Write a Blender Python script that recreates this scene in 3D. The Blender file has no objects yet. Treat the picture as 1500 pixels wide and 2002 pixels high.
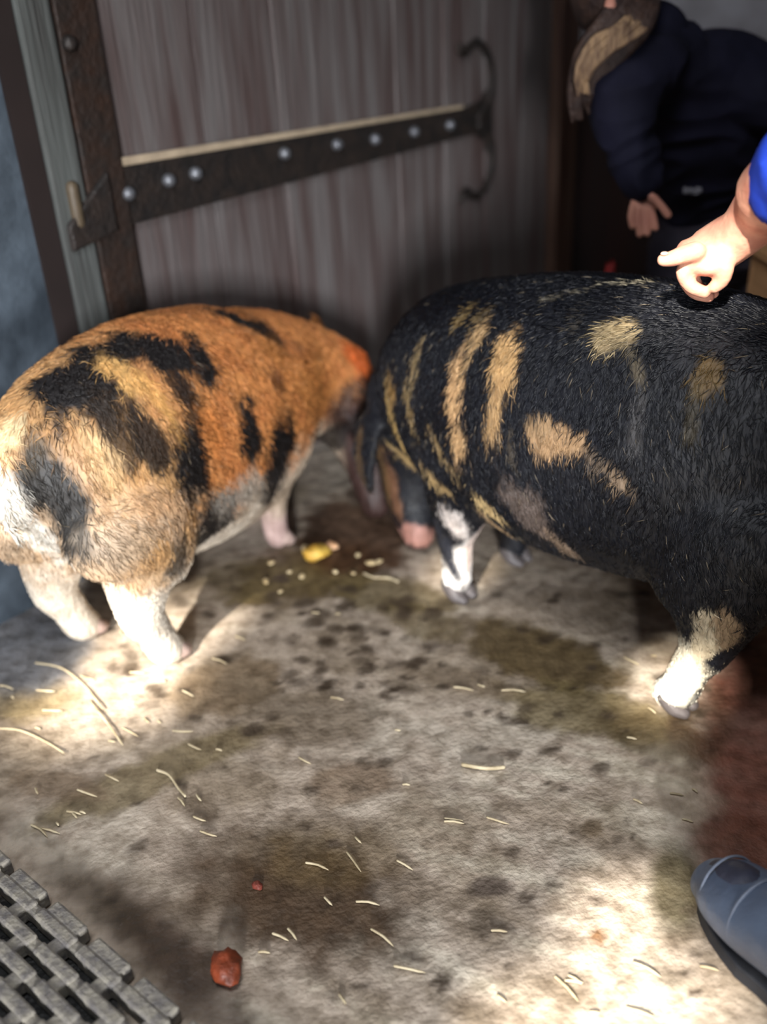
import bpy, bmesh, math, random
import numpy as np
from mathutils import Vector, Matrix, noise
random.seed(7); rng = np.random.default_rng(7)
R = math.radians
sc = bpy.context.scene
col = sc.collection

# ------------------------------------------------------------------ camera
F = 1850.0; PITCH = R(28); ROLL = R(-3.3); CAM_H = 1.15
fw = Vector((0, math.cos(PITCH), -math.sin(PITCH)))
r0 = Vector((1, 0, 0)); u0 = Vector((0, math.sin(PITCH), math.cos(PITCH)))
cr = r0*math.cos(ROLL) + u0*math.sin(ROLL)
cu = u0*math.cos(ROLL) - r0*math.sin(ROLL)
CAM = Vector((0, 0, CAM_H))
cd = bpy.data.cameras.new('camera'); cam = bpy.data.objects.new('camera', cd); col.objects.link(cam)
cam.matrix_world = Matrix(((cr.x, cu.x, -fw.x, 0), (cr.y, cu.y, -fw.y, 0), (cr.z, cu.z, -fw.z, CAM_H), (0, 0, 0, 1)))
cd.sensor_fit = 'VERTICAL'; cd.sensor_height = 24; cd.lens = F/2002*24
cd.clip_start = 0.05
cd.dof.use_dof = True; cd.dof.focus_distance = 1.45; cd.dof.aperture_fstop = 0.9
sc.camera = cam

def at(px, py, Y):
    """point of the plane y=Y seen at a picture position (used to survey the place)"""
    d = fw + cr*((px-750)/F) - cu*((py-1001)/F)
    return CAM + d*((Y)/d.y)
def flo(px, py, z=0.0):
    d = fw + cr*((px-750)/F) - cu*((py-1001)/F)
    return CAM + d*((z-CAM_H)/d.z)

# ------------------------------------------------------------------ light
w = bpy.data.worlds.new('world'); sc.world = w; w.use_nodes = True
w.node_tree.nodes['Background'].inputs[0].default_value = (0.62, 0.72, 0.9, 1)
w.node_tree.nodes['Background'].inputs[1].default_value = 0.30
SUN = Vector((0.30, 0.80, -0.60)).normalized()          # direction the sunlight travels
sd = bpy.data.lights.new('sun', 'SUN'); so = bpy.data.objects.new('sun', sd); col.objects.link(so)
so.location = (-1, -4, 5); so.rotation_euler = SUN.to_track_quat('-Z', 'Y').to_euler()
sd.energy = 20.0; sd.angle = R(1.6); sd.color = (1.0, 0.93, 0.82)
def area(name, loc, aim, size, size_y, energy, color):
    l = bpy.data.lights.new(name, 'AREA'); o = bpy.data.objects.new(name, l); col.objects.link(o)
    l.shape = 'RECTANGLE'; l.size = size; l.size_y = size_y; l.energy = energy; l.color = color
    o.location = loc; o.rotation_euler = (Vector(aim)-Vector(loc)).to_track_quat('-Z', 'Y').to_euler()
    return o
# daylight of the open doorway and yard behind the photographer
area('doorway_daylight', (-0.12, -6.0, 1.6), (0.0, 1.5, 0.5), .5, 1.6, 1050, (0.95, 0.97, 1.0))
# added overhead fill to brighten the floor
area('overhead_fill', (-0.25, 0.2, 2.7), (-0.1, 1.15, 0), 0.9, 0.8, 42, (0.95, 0.97, 1.0))
sc.view_settings.view_transform = 'Standard'; sc.view_settings.look = 'None'
sc.view_settings.exposure = 0.0; sc.view_settings.gamma = 1.0; sc.view_settings.use_curve_mapping = False

# ------------------------------------------------------------------ helpers
def lin(c):
    return tuple(((x/255)/12.92 if x/255 <= 0.04045 else ((x/255+0.055)/1.055)**2.4) for x in c)
def mat(name, rgb, rough=0.7, spec=0.4, var=0.25, scale=12, stretch=(1, 1, 1), bump=0.2, rgb2=None, metallic=0, attr=None, thresh=(0.35, 0.65), coord='Object', sheen=0, detail=8, bscale=None):
    m = bpy.data.materials.new(name); m.use_nodes = True
    nt = m.node_tree; N = nt.nodes; L = nt.links
    b = N['Principled BSDF']; b.inputs['Roughness'].default_value = rough
    b.inputs['Specular IOR Level'].default_value = spec; b.inputs['Metallic'].default_value = metallic
    if sheen: b.inputs['Sheen Weight'].default_value = sheen
    tc = N.new('ShaderNodeTexCoord'); mp = N.new('ShaderNodeMapping'); mp.inputs['Scale'].default_value = stretch
    L.new(tc.outputs[coord], mp.inputs['Vector'])
    n = N.new('ShaderNodeTexNoise'); n.inputs['Scale'].default_value = scale; n.inputs['Detail'].default_value = detail
    L.new(mp.outputs[0], n.inputs['Vector'])
    ramp = N.new('ShaderNodeMapRange'); ramp.inputs[1].default_value = thresh[0]; ramp.inputs[2].default_value = thresh[1]
    L.new(n.outputs[0], ramp.inputs[0])
    mx = N.new('ShaderNodeMix'); mx.data_type = 'RGBA'
    c1 = lin(rgb); c2 = lin(rgb2) if rgb2 else tuple(x*(1-var) for x in c1)
    mx.inputs[6].default_value = (*c1, 1); mx.inputs[7].default_value = (*c2, 1)
    L.new(ramp.outputs[0], mx.inputs[0])
    out = mx.outputs[2]
    if attr:
        a = N.new('ShaderNodeAttribute'); a.attribute_name = attr
        mm = N.new('ShaderNodeMix'); mm.data_type = 'RGBA'; mm.blend_type = 'MULTIPLY'; mm.inputs[0].default_value = 1
        L.new(a.outputs['Color'], mm.inputs[6]); L.new(out, mm.inputs[7]); out = mm.outputs[2]
    L.new(out, b.inputs['Base Color'])
    if bump:
        n2 = N.new('ShaderNodeTexNoise'); n2.inputs['Scale'].default_value = bscale or scale*3; n2.inputs['Detail'].default_value = 6
        L.new(mp.outputs[0], n2.inputs['Vector'])
        bp = N.new('ShaderNodeBump'); bp.inputs['Strength'].default_value = bump; bp.inputs['Distance'].default_value = 0.01
        L.new(n2.outputs[0], bp.inputs['Height']); L.new(bp.outputs[0], b.inputs['Normal'])
    return m

class MB:
    def __init__(s): s.v = []; s.f = []
    def add(s, v, f):
        k = len(s.v); s.v += [tuple(p) for p in v]; s.f += [tuple(i+k for i in q) for q in f]; return s
    def box(s, c, size, M=None):
        x, y, z = [a/2 for a in size]
        v = [Vector((i*x, j*y, k*z)) for i in (-1, 1) for j in (-1, 1) for k in (-1, 1)]
        if M is not None: v = [M @ p for p in v]
        v = [p+Vector(c) for p in v]
        return s.add(v, [(0, 1, 3, 2), (4, 6, 7, 5), (0, 4, 5, 1), (2, 3, 7, 6), (0, 2, 6, 4), (1, 5, 7, 3)])
    def tube(s, pts, side=(1, 0, 0), n=20, sub=6):
        """pts: (x,y,z, half_across, half_thick); rounded ends"""
        P = spline(pts, sub); side = Vector(side)
        C = [Vector(p[:3]) for p in P]; rings = []; m = len(C)
        pa = None
        for i in range(m):
            t = (C[min(i+1, m-1)]-C[max(i-1, 0)]).normalized()
            a = (side - t*side.dot(t))
            if a.length < 0.15 and pa is not None: a = pa - t*pa.dot(t)
            a.normalize()
            pa = a; b = t.cross(a)
            rings.append([C[i] + a*(P[i][3]*math.cos(2*math.pi*k/n)) + b*(P[i][4]*math.sin(2*math.pi*k/n)) for k in range(n)])
        # rounded caps
        def cap(ring, c, t, r):
            out = []
            for q in (0.5, 0.85):
                sc_ = math.sqrt(1-q*q)
                out.append([c + (p-c)*sc_ + t*(r*q) for p in ring])
            return out
        t0 = (C[0]-C[1]).normalized(); t1 = (C[-1]-C[-2]).normalized()
        ra = min(P[0][3], P[0][4]); rb = min(P[-1][3], P[-1][4])
        c0 = cap(rings[0], C[0], t0, ra); c1 = cap(rings[-1], C[-1], t1, rb)
        rings = c0[::-1] + rings + c1
        v = [p for r in rings for p in r]; f = []
        for i in range(len(rings)-1):
            for k in range(n):
                f.append((i*n+k, i*n+(k+1) % n, (i+1)*n+(k+1) % n, (i+1)*n+k))
        v.append(C[0]+t0*ra); v.append(C[-1]+t1*rb); last = (len(rings)-1)*n
        for k in range(n):
            f.append((len(v)-2, (k+1) % n, k)); f.append((len(v)-1, last+k, last+(k+1) % n))
        return s.add(v, f)
    def ball(s, c, r, M=None, n=16):
        v = []; f = []; c = Vector(c)
        r = (r, r, r) if not hasattr(r, '__len__') else r
        for i in range(n+1):
            th = math.pi*i/n
            for k in range(n):
                p = Vector((r[0]*math.sin(th)*math.cos(2*math.pi*k/n), r[1]*math.sin(th)*math.sin(2*math.pi*k/n), r[2]*math.cos(th)))
                v.append(c + (M @ p if M is not None else p))
        for i in range(n):
            for k in range(n): f.append((i*n+k, (i+1)*n+k, (i+1)*n+(k+1) % n, i*n+(k+1) % n))
        return s.add(v, f)
    def prism(s, poly, fn, t0, t1):
        """poly: 2D outline; fn(u,v,w)->point; extruded from w=t0 to w=t1"""
        n = len(poly); v = [fn(u, q, t0) for u, q in poly] + [fn(u, q, t1) for u, q in poly]
        f = [tuple(range(n))[::-1], tuple(range(n, 2*n))] + [(i, (i+1) % n, n+(i+1) % n, n+i) for i in range(n)]
        return s.add(v, f)
    def mesh(s, name='m'):
        m = bpy.data.meshes.new(name); m.from_pydata(s.v, [], s.f); m.validate()
        bm = bmesh.new(); bm.from_mesh(m); bmesh.ops.remove_doubles(bm, verts=bm.verts, dist=1e-6); bmesh.ops.recalc_face_normals(bm, faces=bm.faces); bm.to_mesh(m); bm.free()
        return m
    def build(s, name, m, parent=None, smooth=True, bevel=0):
        o = bpy.data.objects.new(name, s.mesh(name)); col.objects.link(o)
        return finish(o, m, parent, smooth, bevel)
def finish(o, m, parent=None, smooth=True, bevel=0):
    if m: o.data.materials.append(m)
    for p in o.data.polygons: p.use_smooth = smooth
    if bevel:
        b = o.modifiers.new('b', 'BEVEL'); b.width = bevel; b.segments = 2; b.limit_method = 'ANGLE'; b.angle_limit = R(40)
        o.modifiers.new('wn', 'WEIGHTED_NORMAL') if smooth else None
    if parent:
        o.parent = parent; bpy.context.view_layer.update() if False else None
    return o
def spline(P, sub):
    P = [np.array(p, float) for p in P]; out = []
    if sub <= 1 or len(P) < 3: return [tuple(p) for p in P]
    for i in range(len(P)-1):
        p0 = P[max(i-1, 0)]; p1 = P[i]; p2 = P[i+1]; p3 = P[min(i+2, len(P)-1)]
        for k in range(sub):
            t = k/sub
            q = 0.5*((2*p1)+(-p0+p2)*t+(2*p0-5*p1+4*p2-p3)*t*t+(-p0+3*p1-3*p2+p3)*t**3)
            q[3:] = np.maximum(q[3:], 0.002); out.append(tuple(q))
    out.append(tuple(P[-1])); return out
def fuse(mb, name, voxel, smooth_it=6, fac=0.5, disp=None):
    """one continuous skin out of overlapping limbs"""
    me = mb.mesh('tmp'); o = bpy.data.objects.new('tmp', me); col.objects.link(o)
    r = o.modifiers.new('r', 'REMESH'); r.mode = 'VOXEL'; r.voxel_size = voxel; r.use_smooth_shade = True
    s = o.modifiers.new('s', 'SMOOTH'); s.iterations = smooth_it; s.factor = fac
    dg = bpy.context.evaluated_depsgraph_get(); dg.update()
    m = bpy.data.meshes.new_from_object(o.evaluated_get(dg)); m.name = name
    bpy.data.objects.remove(o); bpy.data.meshes.remove(me)
    no = bpy.data.objects.new(name, m); col.objects.link(no); return no
def tag(o, label=None, cat=None, group=None, kind=None):
    if label: o['label'] = label
    if cat: o['category'] = cat
    if group: o['group'] = group
    if kind: o['kind'] = kind
    return o
def empty(name, loc=(0, 0, 0), rz=0):
    o = bpy.data.objects.new(name, None); col.objects.link(o); o.location = loc; o.rotation_euler = (0, 0, rz); o.empty_display_size = 0.1
    return o
def adopt(o, root):
    """parent while keeping the world position the mesh was built in"""
    o.parent = root
    M = Matrix.LocRotScale(root.location, root.rotation_euler, root.scale)
    o.matrix_parent_inverse = M.inverted()
    return o
def sm(x, a, b):
    t = np.clip((x-a)/(b-a), 0, 1); return t*t*(3-2*t)
def fbm(P, scale, octv=3, seed=0.0):
    out = np.empty(len(P))
    for i, p in enumerate(P):
        out[i] = noise.fractal(Vector((p[0]*scale+seed, p[1]*scale+seed*1.7, p[2]*scale-seed)), 0.8, 2.1, octv)
    return out
def set_color(me, name, C):
    a = me.color_attributes.new(name, 'FLOAT_COLOR', 'POINT')
    a.data.foreach_set('color', np.hstack([C, np.ones((len(C), 1))]).astype(np.float32).ravel())

# ------------------------------------------------------------------ the setting
# floor: worn concrete with mud, wet splashes and scattered dirt of its own shape, plus some painted shade
def build_floor():
    x0, x1, y0, y1 = -2.2, 2.6, -1.6, 4.6
    # finer where it is seen
    xs = np.concatenate([np.arange(x0, -0.95, 0.06), np.arange(-0.95, 1.15, 0.009), np.arange(1.15, x1, 0.06)])
    ys = np.concatenate([np.arange(y0, 0.55, 0.06), np.arange(0.55, 2.6, 0.009), np.arange(2.6, y1, 0.06)])
    X, Y = np.meshgrid(xs, ys); n, k = Y.shape
    P = np.stack([X.ravel(), Y.ravel(), np.zeros(X.size)], 1)
    N1 = fbm(P, 5, 4); N2 = fbm(P, 22, 3, 3.1); N3 = fbm(P*np.array([1, 2.2, 1]), 11, 3, 9.2)
    P[:, 2] = 0.003*N1+0.0016*N2
    base = np.array(lin((180, 165, 149))); C = np.tile(base, (len(P), 1))
    def mix(c, wgt):
        nonlocal C
        c = np.array(lin(c)); wgt = np.clip(wgt, 0, 1)[:, None]; C = C*(1-wgt)+c*wgt
    # trowel streaks running down to the right of the picture
    a = R(-28); U = P[:, 0]*math.cos(a)+P[:, 1]*math.sin(a); V = -P[:, 0]*math.sin(a)+P[:, 1]*math.cos(a)
    S = fbm(np.stack([U*0.22, V, 0*U], 1), 26, 4, 5.5)
    region = sm(P[:, 0]*0.9-P[:, 1]+1.25, 0, 0.35)
    mix((214, 203, 184), 0.75*sm(S, 0.05, 0.5)*(0.25+0.75*region))
    mix((118, 103, 84), 0.6*sm(-S, 0.12, 0.6)*(0.3+0.7*region))
    mix((128, 112, 90), 0.55*sm(N1, 0.0, 0.6))
    mix((205, 196, 180), 0.4*sm(-N1, 0.15, 0.6))
    def blob(px, py, rx, ry, c, s=1.0, ang=0, rag=0.55, edge=0.25):
        p = flo(px, py); ex = flo(px+rx*math.cos(R(ang)), py+rx*math.sin(R(ang)))-p; ey = flo(px-ry*math.sin(R(ang)), py+ry*math.cos(R(ang)))-p
        M = np.array([[ex.x, ey.x], [ex.y, ey.y]]); q = np.linalg.solve(M, (P[:, :2]-np.array([p.x, p.y])).T)
        r = np.sqrt((q**2).sum(0)) + rag*(N1*0.5+N2*0.45)
        mix(c, s*(1-sm(r, 1-edge, 1+edge)))
    MUD = (92, 76, 48); BR = (84, 62, 40); OL = (112, 98, 66)
    blob(600, 1120, 150, 60, MUD, .95, -12); blob(700, 1040, 110, 90, (78, 52, 34), .9); blob(760, 1160, 120, 35, OL, .8, 8)
    blob(830, 1215, 100, 30, OL, .7, 20); blob(1040, 1280, 190, 62, MUD, .95, 15); blob(1160, 1390, 210, 48, OL, .85, 12); blob(1290, 1440, 130, 40, MUD, .7, 15)
    blob(500, 1130, 120, 45, OL, .6); blob(900, 1330, 110, 30, (120, 104, 84), .7, 10)
    blob(560, 1740, 230, 130, (70, 50, 30), .95, 10, .7, .5); blob(640, 1660, 160, 60, (98, 80, 50), .6, 0, .6, .5); blob(330, 1860, 190, 70, (62, 44, 32), .9, 48, .4, .5)  # last blob paints the mat's cast shade along its edge
    blob(200, 1760, 120, 40, (72, 58, 42), .7, 30, .4, .5)  # same painted shade, further up the mat edge
    blob(330, 1500, 220, 38, OL, .8, -22); blob(60, 1375, 90, 40, (130, 112, 72), .7, -15); blob(440, 1340, 110, 60, (112, 92, 66), .8, -15)
    blob(90, 1530, 110, 30, (118, 100, 80), .8, 5); blob(600, 1400, 130, 60, (112, 98, 80), .7); blob(390, 1580, 40, 30, (104, 90, 74), .8); blob(680, 1530, 90, 40, (116, 92, 66), .6)  # second blob is a grey shadow painted on
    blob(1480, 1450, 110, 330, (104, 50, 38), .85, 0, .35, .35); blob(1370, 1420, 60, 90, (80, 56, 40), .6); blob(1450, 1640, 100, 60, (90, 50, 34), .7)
    blob(960, 1735, 45, 22, (86, 74, 66), .85, 0, .3); blob(945, 1800, 30, 26, (100, 88, 74), .8); blob(985, 1815, 24, 14, (88, 76, 64), .9); blob(1170, 1830, 16, 16, (120, 84, 50), .9, 0, .2)
    blob(1160, 1620, 24, 20, (110, 94, 74), .85, 0, .2); blob(60, 1240, 120, 110, (112, 114, 120), .9, -20, .15, .2)
    blob(60, 1900, 240, 130, (30, 30, 30), 1, 42, .05, .1); blob(1320, 1730, 50, 90, (84, 76, 52), .9, -12, .3, .4)  # near-black under the mat, then the boot's shadow painted in with mud
    # dark wet drips
    r2 = random.Random(5)
    for i in range(230):
        px = r2.uniform(180, 1420); py = r2.uniform(1130, 1950) if i > 120 else r2.uniform(1150, 1420)
        if i <= 70: px = r2.uniform(540, 880); py = r2.uniform(1170, 1360)
        s = r2.uniform(7, 21); blob(px, py, s, s*r2.uniform(.4, .6), (72, 60, 48), r2.uniform(.55, 1.0), r2.uniform(-15, 20), .25, .35)
    f = []
    idx = np.arange(n*k).reshape(n, k)
    f = np.stack([idx[:-1, :-1].ravel(), idx[:-1, 1:].ravel(), idx[1:, 1:].ravel(), idx[1:, :-1].ravel()], 1)
    me = bpy.data.meshes.new('floor'); me.from_pydata(P.tolist(), [], f.tolist())
    set_color(me, 'stain', C)  # stains, with the painted shade by mat and boot
    o = bpy.data.objects.new('floor', me); col.objects.link(o)
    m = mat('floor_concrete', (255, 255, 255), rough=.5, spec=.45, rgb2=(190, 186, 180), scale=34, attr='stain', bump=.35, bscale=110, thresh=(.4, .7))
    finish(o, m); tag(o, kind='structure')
build_floor()

# wood materials
door_wood = mat('door_wood', (104, 99, 98), rough=.5, spec=.5, rgb2=(76, 62, 60), scale=3.2, stretch=(7, 7, .55), bump=.5, bscale=9)
post_wood = mat('post_wood', (92, 70, 58), rough=.65, rgb2=(58, 34, 26), scale=4, stretch=(8, 8, .5), bump=.5, bscale=9)
iron = mat('old_iron', (46, 40, 37), rough=.55, spec=.5, rgb2=(58, 42, 34), scale=22, bump=.5, metallic=.35)
iron2 = mat('strap_iron', (40, 37, 36), rough=.5, spec=.5, rgb2=(54, 46, 42), scale=26, bump=.5, metallic=.35)
nailm = mat('nail_iron', (120, 122, 128), rough=.4, spec=.6, metallic=.5, scale=40)
stone = mat('stone_wall', (78, 88, 98), rough=.85, rgb2=(38, 46, 54), scale=7, bump=1.0, bscale=14)

# the door plane
AZ = R(40); D = Vector((math.sin(AZ), math.cos(AZ), 0)); NV = Vector((D.y, -D.x, 0)); O0 = -NV*1.78
def dp(s, z, off=0.0): return O0 + D*s + NV*off + Vector((0, 0, z))
def door():
    root = empty('door_1', dp(1.12, 0)); tag(root, kind='structure')
    DM = Matrix((D, NV, Vector((0, 0, 1)))).transposed()
    edges = [1.205, 1.565, 1.815, 2.055, 2.29, 2.52, 2.74, 2.97, 3.16]
    bd = MB()
    for i in range(len(edges)-1):
        a, b = edges[i]+.0025, edges[i+1]-.0025
        off = random.Random(i).uniform(-.004, .004)
        bd.box(dp((a+b)/2, 1.03, -.03+off), (b-a, .05, 2.0), DM)
    adopt(bd.build('plank_panel', door_wood, None, False, .004), root)
    # stile behind the long vertical iron plate
    st = MB(); st.box(dp(1.165, 1.03, -.015), (.075, .07, 2.0), DM); adopt(st.build('stile', mat('stile_wood', (88, 92, 90), rough=.7, rgb2=(60, 60, 58), scale=4, stretch=(8, 8, .5), bump=.5), None, False, .006), root)
    return root, DM
droot, DM = door()
def hinge():
    root = empty('strap_hinge', dp(1.3, .82)); tag(root, 'black iron hinge on the plank door, upright plate and long strap with curled end', 'hinge')
    # tapered strap with curled, forked end
    def fn(u, v, w_): return dp(u, v, w_)
    m = MB()
    m.prism([(1.255, .758), (1.255, .880), (2.60, .866), (2.70, .880), (2.745, .915), (2.765, .90), (2.765, .74), (2.735, .72), (2.72, .76), (2.66, .785), (2.57, .784)], fn, 0.0, .012)
    sp = m.build('strap', iron2, None, False, .004); adopt(sp, root)
    # curls
    for sgn in (1, -1):
        c = MB()
        pts = []
        for k in range(15):
            t = k/14
            a = R(-75+160*t) if sgn > 0 else R(75-160*t)
            cx, cz = 2.655, .82+sgn*.115
            rad = .105
            pts.append(tuple(dp(cx+rad*math.cos(a), cz+rad*1.05*math.sin(a), .012))+(.017-.004*t, .008))
        # hooked tip
        cx, cz = 2.655, .82+sgn*.115
        pts.append(tuple(dp(2.60, cz+sgn*.085, .012))+(.016, .008))
        pts.append(tuple(dp(2.575, cz+sgn*.105, .012))+(.012, .008))
        c.tube(pts, side=tuple(D), n=10, sub=3)
        adopt(c.build('curl', iron2), root)
    lw = MB()      # dusty ledge along the strap's upper edge, its caught light painted pale
    lw.prism([(1.262, .881), (1.262, .899), (2.60, .877), (2.60, .867)], fn, 0.0, .012)
    o = lw.build('ledge', mat('dusty_lit_edge', (176, 158, 134), rough=.8, scale=30), None, False, .002); o['label'] = 'pale upper edge, dust with painted light'; adopt(o, root)
    for px, pz in ((1.31, .825), (1.425, .835), (1.505, .838), (1.80, .842), (2.0, .838), (2.16, .832), (2.34, .83), (2.52, .828)):
        n = MB(); p = dp(px, pz, .014); n.ball(p, (.017, .017, .015), n=10)
        adopt(n.build('nail_head', nailm), root)
    return root
hroot = hinge()
def plate(root):
    m = MB(); m.prism([(1.205, .02), (1.305, .02), (1.31, 2.0), (1.215, 2.0)], lambda u, v, w_: dp(u, v, w_), 0, .018)
    adopt(m.build('upright_plate', iron, None, False, .004), root)
    for z in (.30, 1.12):
        n = MB(); n.ball(dp(1.228, z, .02), (.016, .016, .016), n=10); adopt(n.build('bolt', iron2), root)
    n = MB(); n.tube([tuple(dp(1.17, .79, .02))+(.014, .014), tuple(dp(1.17, .86, .02))+(.014, .014)], n=12); k = n.build('hinge_pin', mat('worn_brass', (88, 76, 60), rough=.5, scale=30), None); k['label'] = 'pale worn hinge pin'; adopt(k, root)
    n = MB(); n.prism([(1.14, .735), (1.14, .79), (1.26, .88), (1.26, .757)], lambda u, v, w_: dp(u, v, w_), 0.0, .03)
    adopt(n.build('knuckle', iron2, None, False, .006), root)
plate(hroot)
# walls
wl = MB()      # stone wall: left of the door, runs towards the camera
e0 = dp(1.12, 0)
wl.prism([(0, 0), (0, 2.6)] + [(1.9, 2.6), (1.9, 0)], lambda u, v, w_: Vector((e0.x, e0.y, 0)) + Vector((-.62, -.78, 0)).normalized()*u + Vector((0, 0, v)) + Vector((-.78, .62, 0)).normalized()*w_, 0.0, .3)
o = wl.build('wall_left', stone, None, False); tag(o, kind='structure')
o = MB().prism([(1.075, 0), (1.075, 2.6), (1.124, 2.6), (1.124, 0)], lambda u, v, w_: dp(u, v, w_), -.25, .012).build('gap_strip', mat('gap_shade', (36, 26, 24), scale=5), None, False); tag(o, kind='structure')  # dark strip painted to stand in for the shadowed gap
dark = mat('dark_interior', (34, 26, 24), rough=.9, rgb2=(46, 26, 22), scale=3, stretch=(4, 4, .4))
o = MB().prism([(3.165, 0), (3.165, 2.6), (3.30, 2.6), (3.30, 0)], lambda u, v, w_: dp(u, v, w_), -.12, .03).build('trim_2', post_wood, None, False, .006); tag(o, kind='structure')
# back of the barn behind the people, dark, with a pale limewashed upper part
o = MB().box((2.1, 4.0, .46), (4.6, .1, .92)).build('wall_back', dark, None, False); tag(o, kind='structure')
lime = mat('limewash', (196, 196, 204), rough=.9, rgb2=(150, 146, 150), scale=5)
o = MB().box((2.1, 4.0, 1.74), (4.6, .1, 1.64)).build('wall_back_upper', lime, None, False); tag(o, kind='structure')
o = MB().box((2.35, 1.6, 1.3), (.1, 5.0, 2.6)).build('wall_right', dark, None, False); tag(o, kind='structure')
# wall behind the photographer: unseen, gaps added and doorway cut to shape the light
def sun_mask_wall():
    yw = -1.5; holes = []
    def T(p, rx, rz):
        p = Vector(p); t = (p.y-yw)/SUN.y; q = p-SUN*t; holes.append((q.x, q.z, rx, rz))
    T(flo(215, 1365), .17, .10); T((-.52, 1.56, .09), .15, .09); T((-.66, 1.50, .44), .05, .09)
    T((.50, 1.40, .76), .13, .07)
    T(flo(1320, 1350), .10, .07); T(flo(900, 1120), .06, .07)
    T(flo(1200, 1990), .20, .05); T(flo(1230, 1800), .10, .05); T((.95, 2.35, 1.08), .22, .04)
    c = .02; xs = np.arange(-2.6, 2.6, c); zs = np.arange(0, 4.2, c)
    mb = MB(); V = {}
    def vid(i, j):
        if (i, j) not in V: V[(i, j)] = len(mb.v); mb.v.append((-2.6+i*c, yw, j*c))
        return V[(i, j)]
    for i in range(len(xs)):
        run = None
        for j in range(len(zs)+1):
            solid = False
            if j < len(zs):
                x = xs[i]+c/2; z = zs[j]+c/2
                solid = not (-1.3 < x < .215 and z < 1.36) and not any(((x-hx)/a)**2+((z-hz)/b)**2 < 1 for hx, hz, a, b in holes)
            if solid and run is None: run = j
            if not solid and run is not None:
                mb.f.append((vid(i, run), vid(i+1, run), vid(i+1, j), vid(i, j))); run = None
    me = bpy.data.meshes.new('wall_front_mask'); me.from_pydata(mb.v, [], mb.f)
    o = bpy.data.objects.new('wall_front_mask', me); col.objects.link(o); finish(o, post_wood, None, False)
    s = o.modifiers.new('s', 'SOLIDIFY'); s.thickness = .02
    tag(o, kind='structure')
sun_mask_wall()
o = MB().box((0, 1.4, 3.5), (5.4, 6.2, .08)).build('ceiling', dark, None, False); tag(o, kind='structure')

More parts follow.
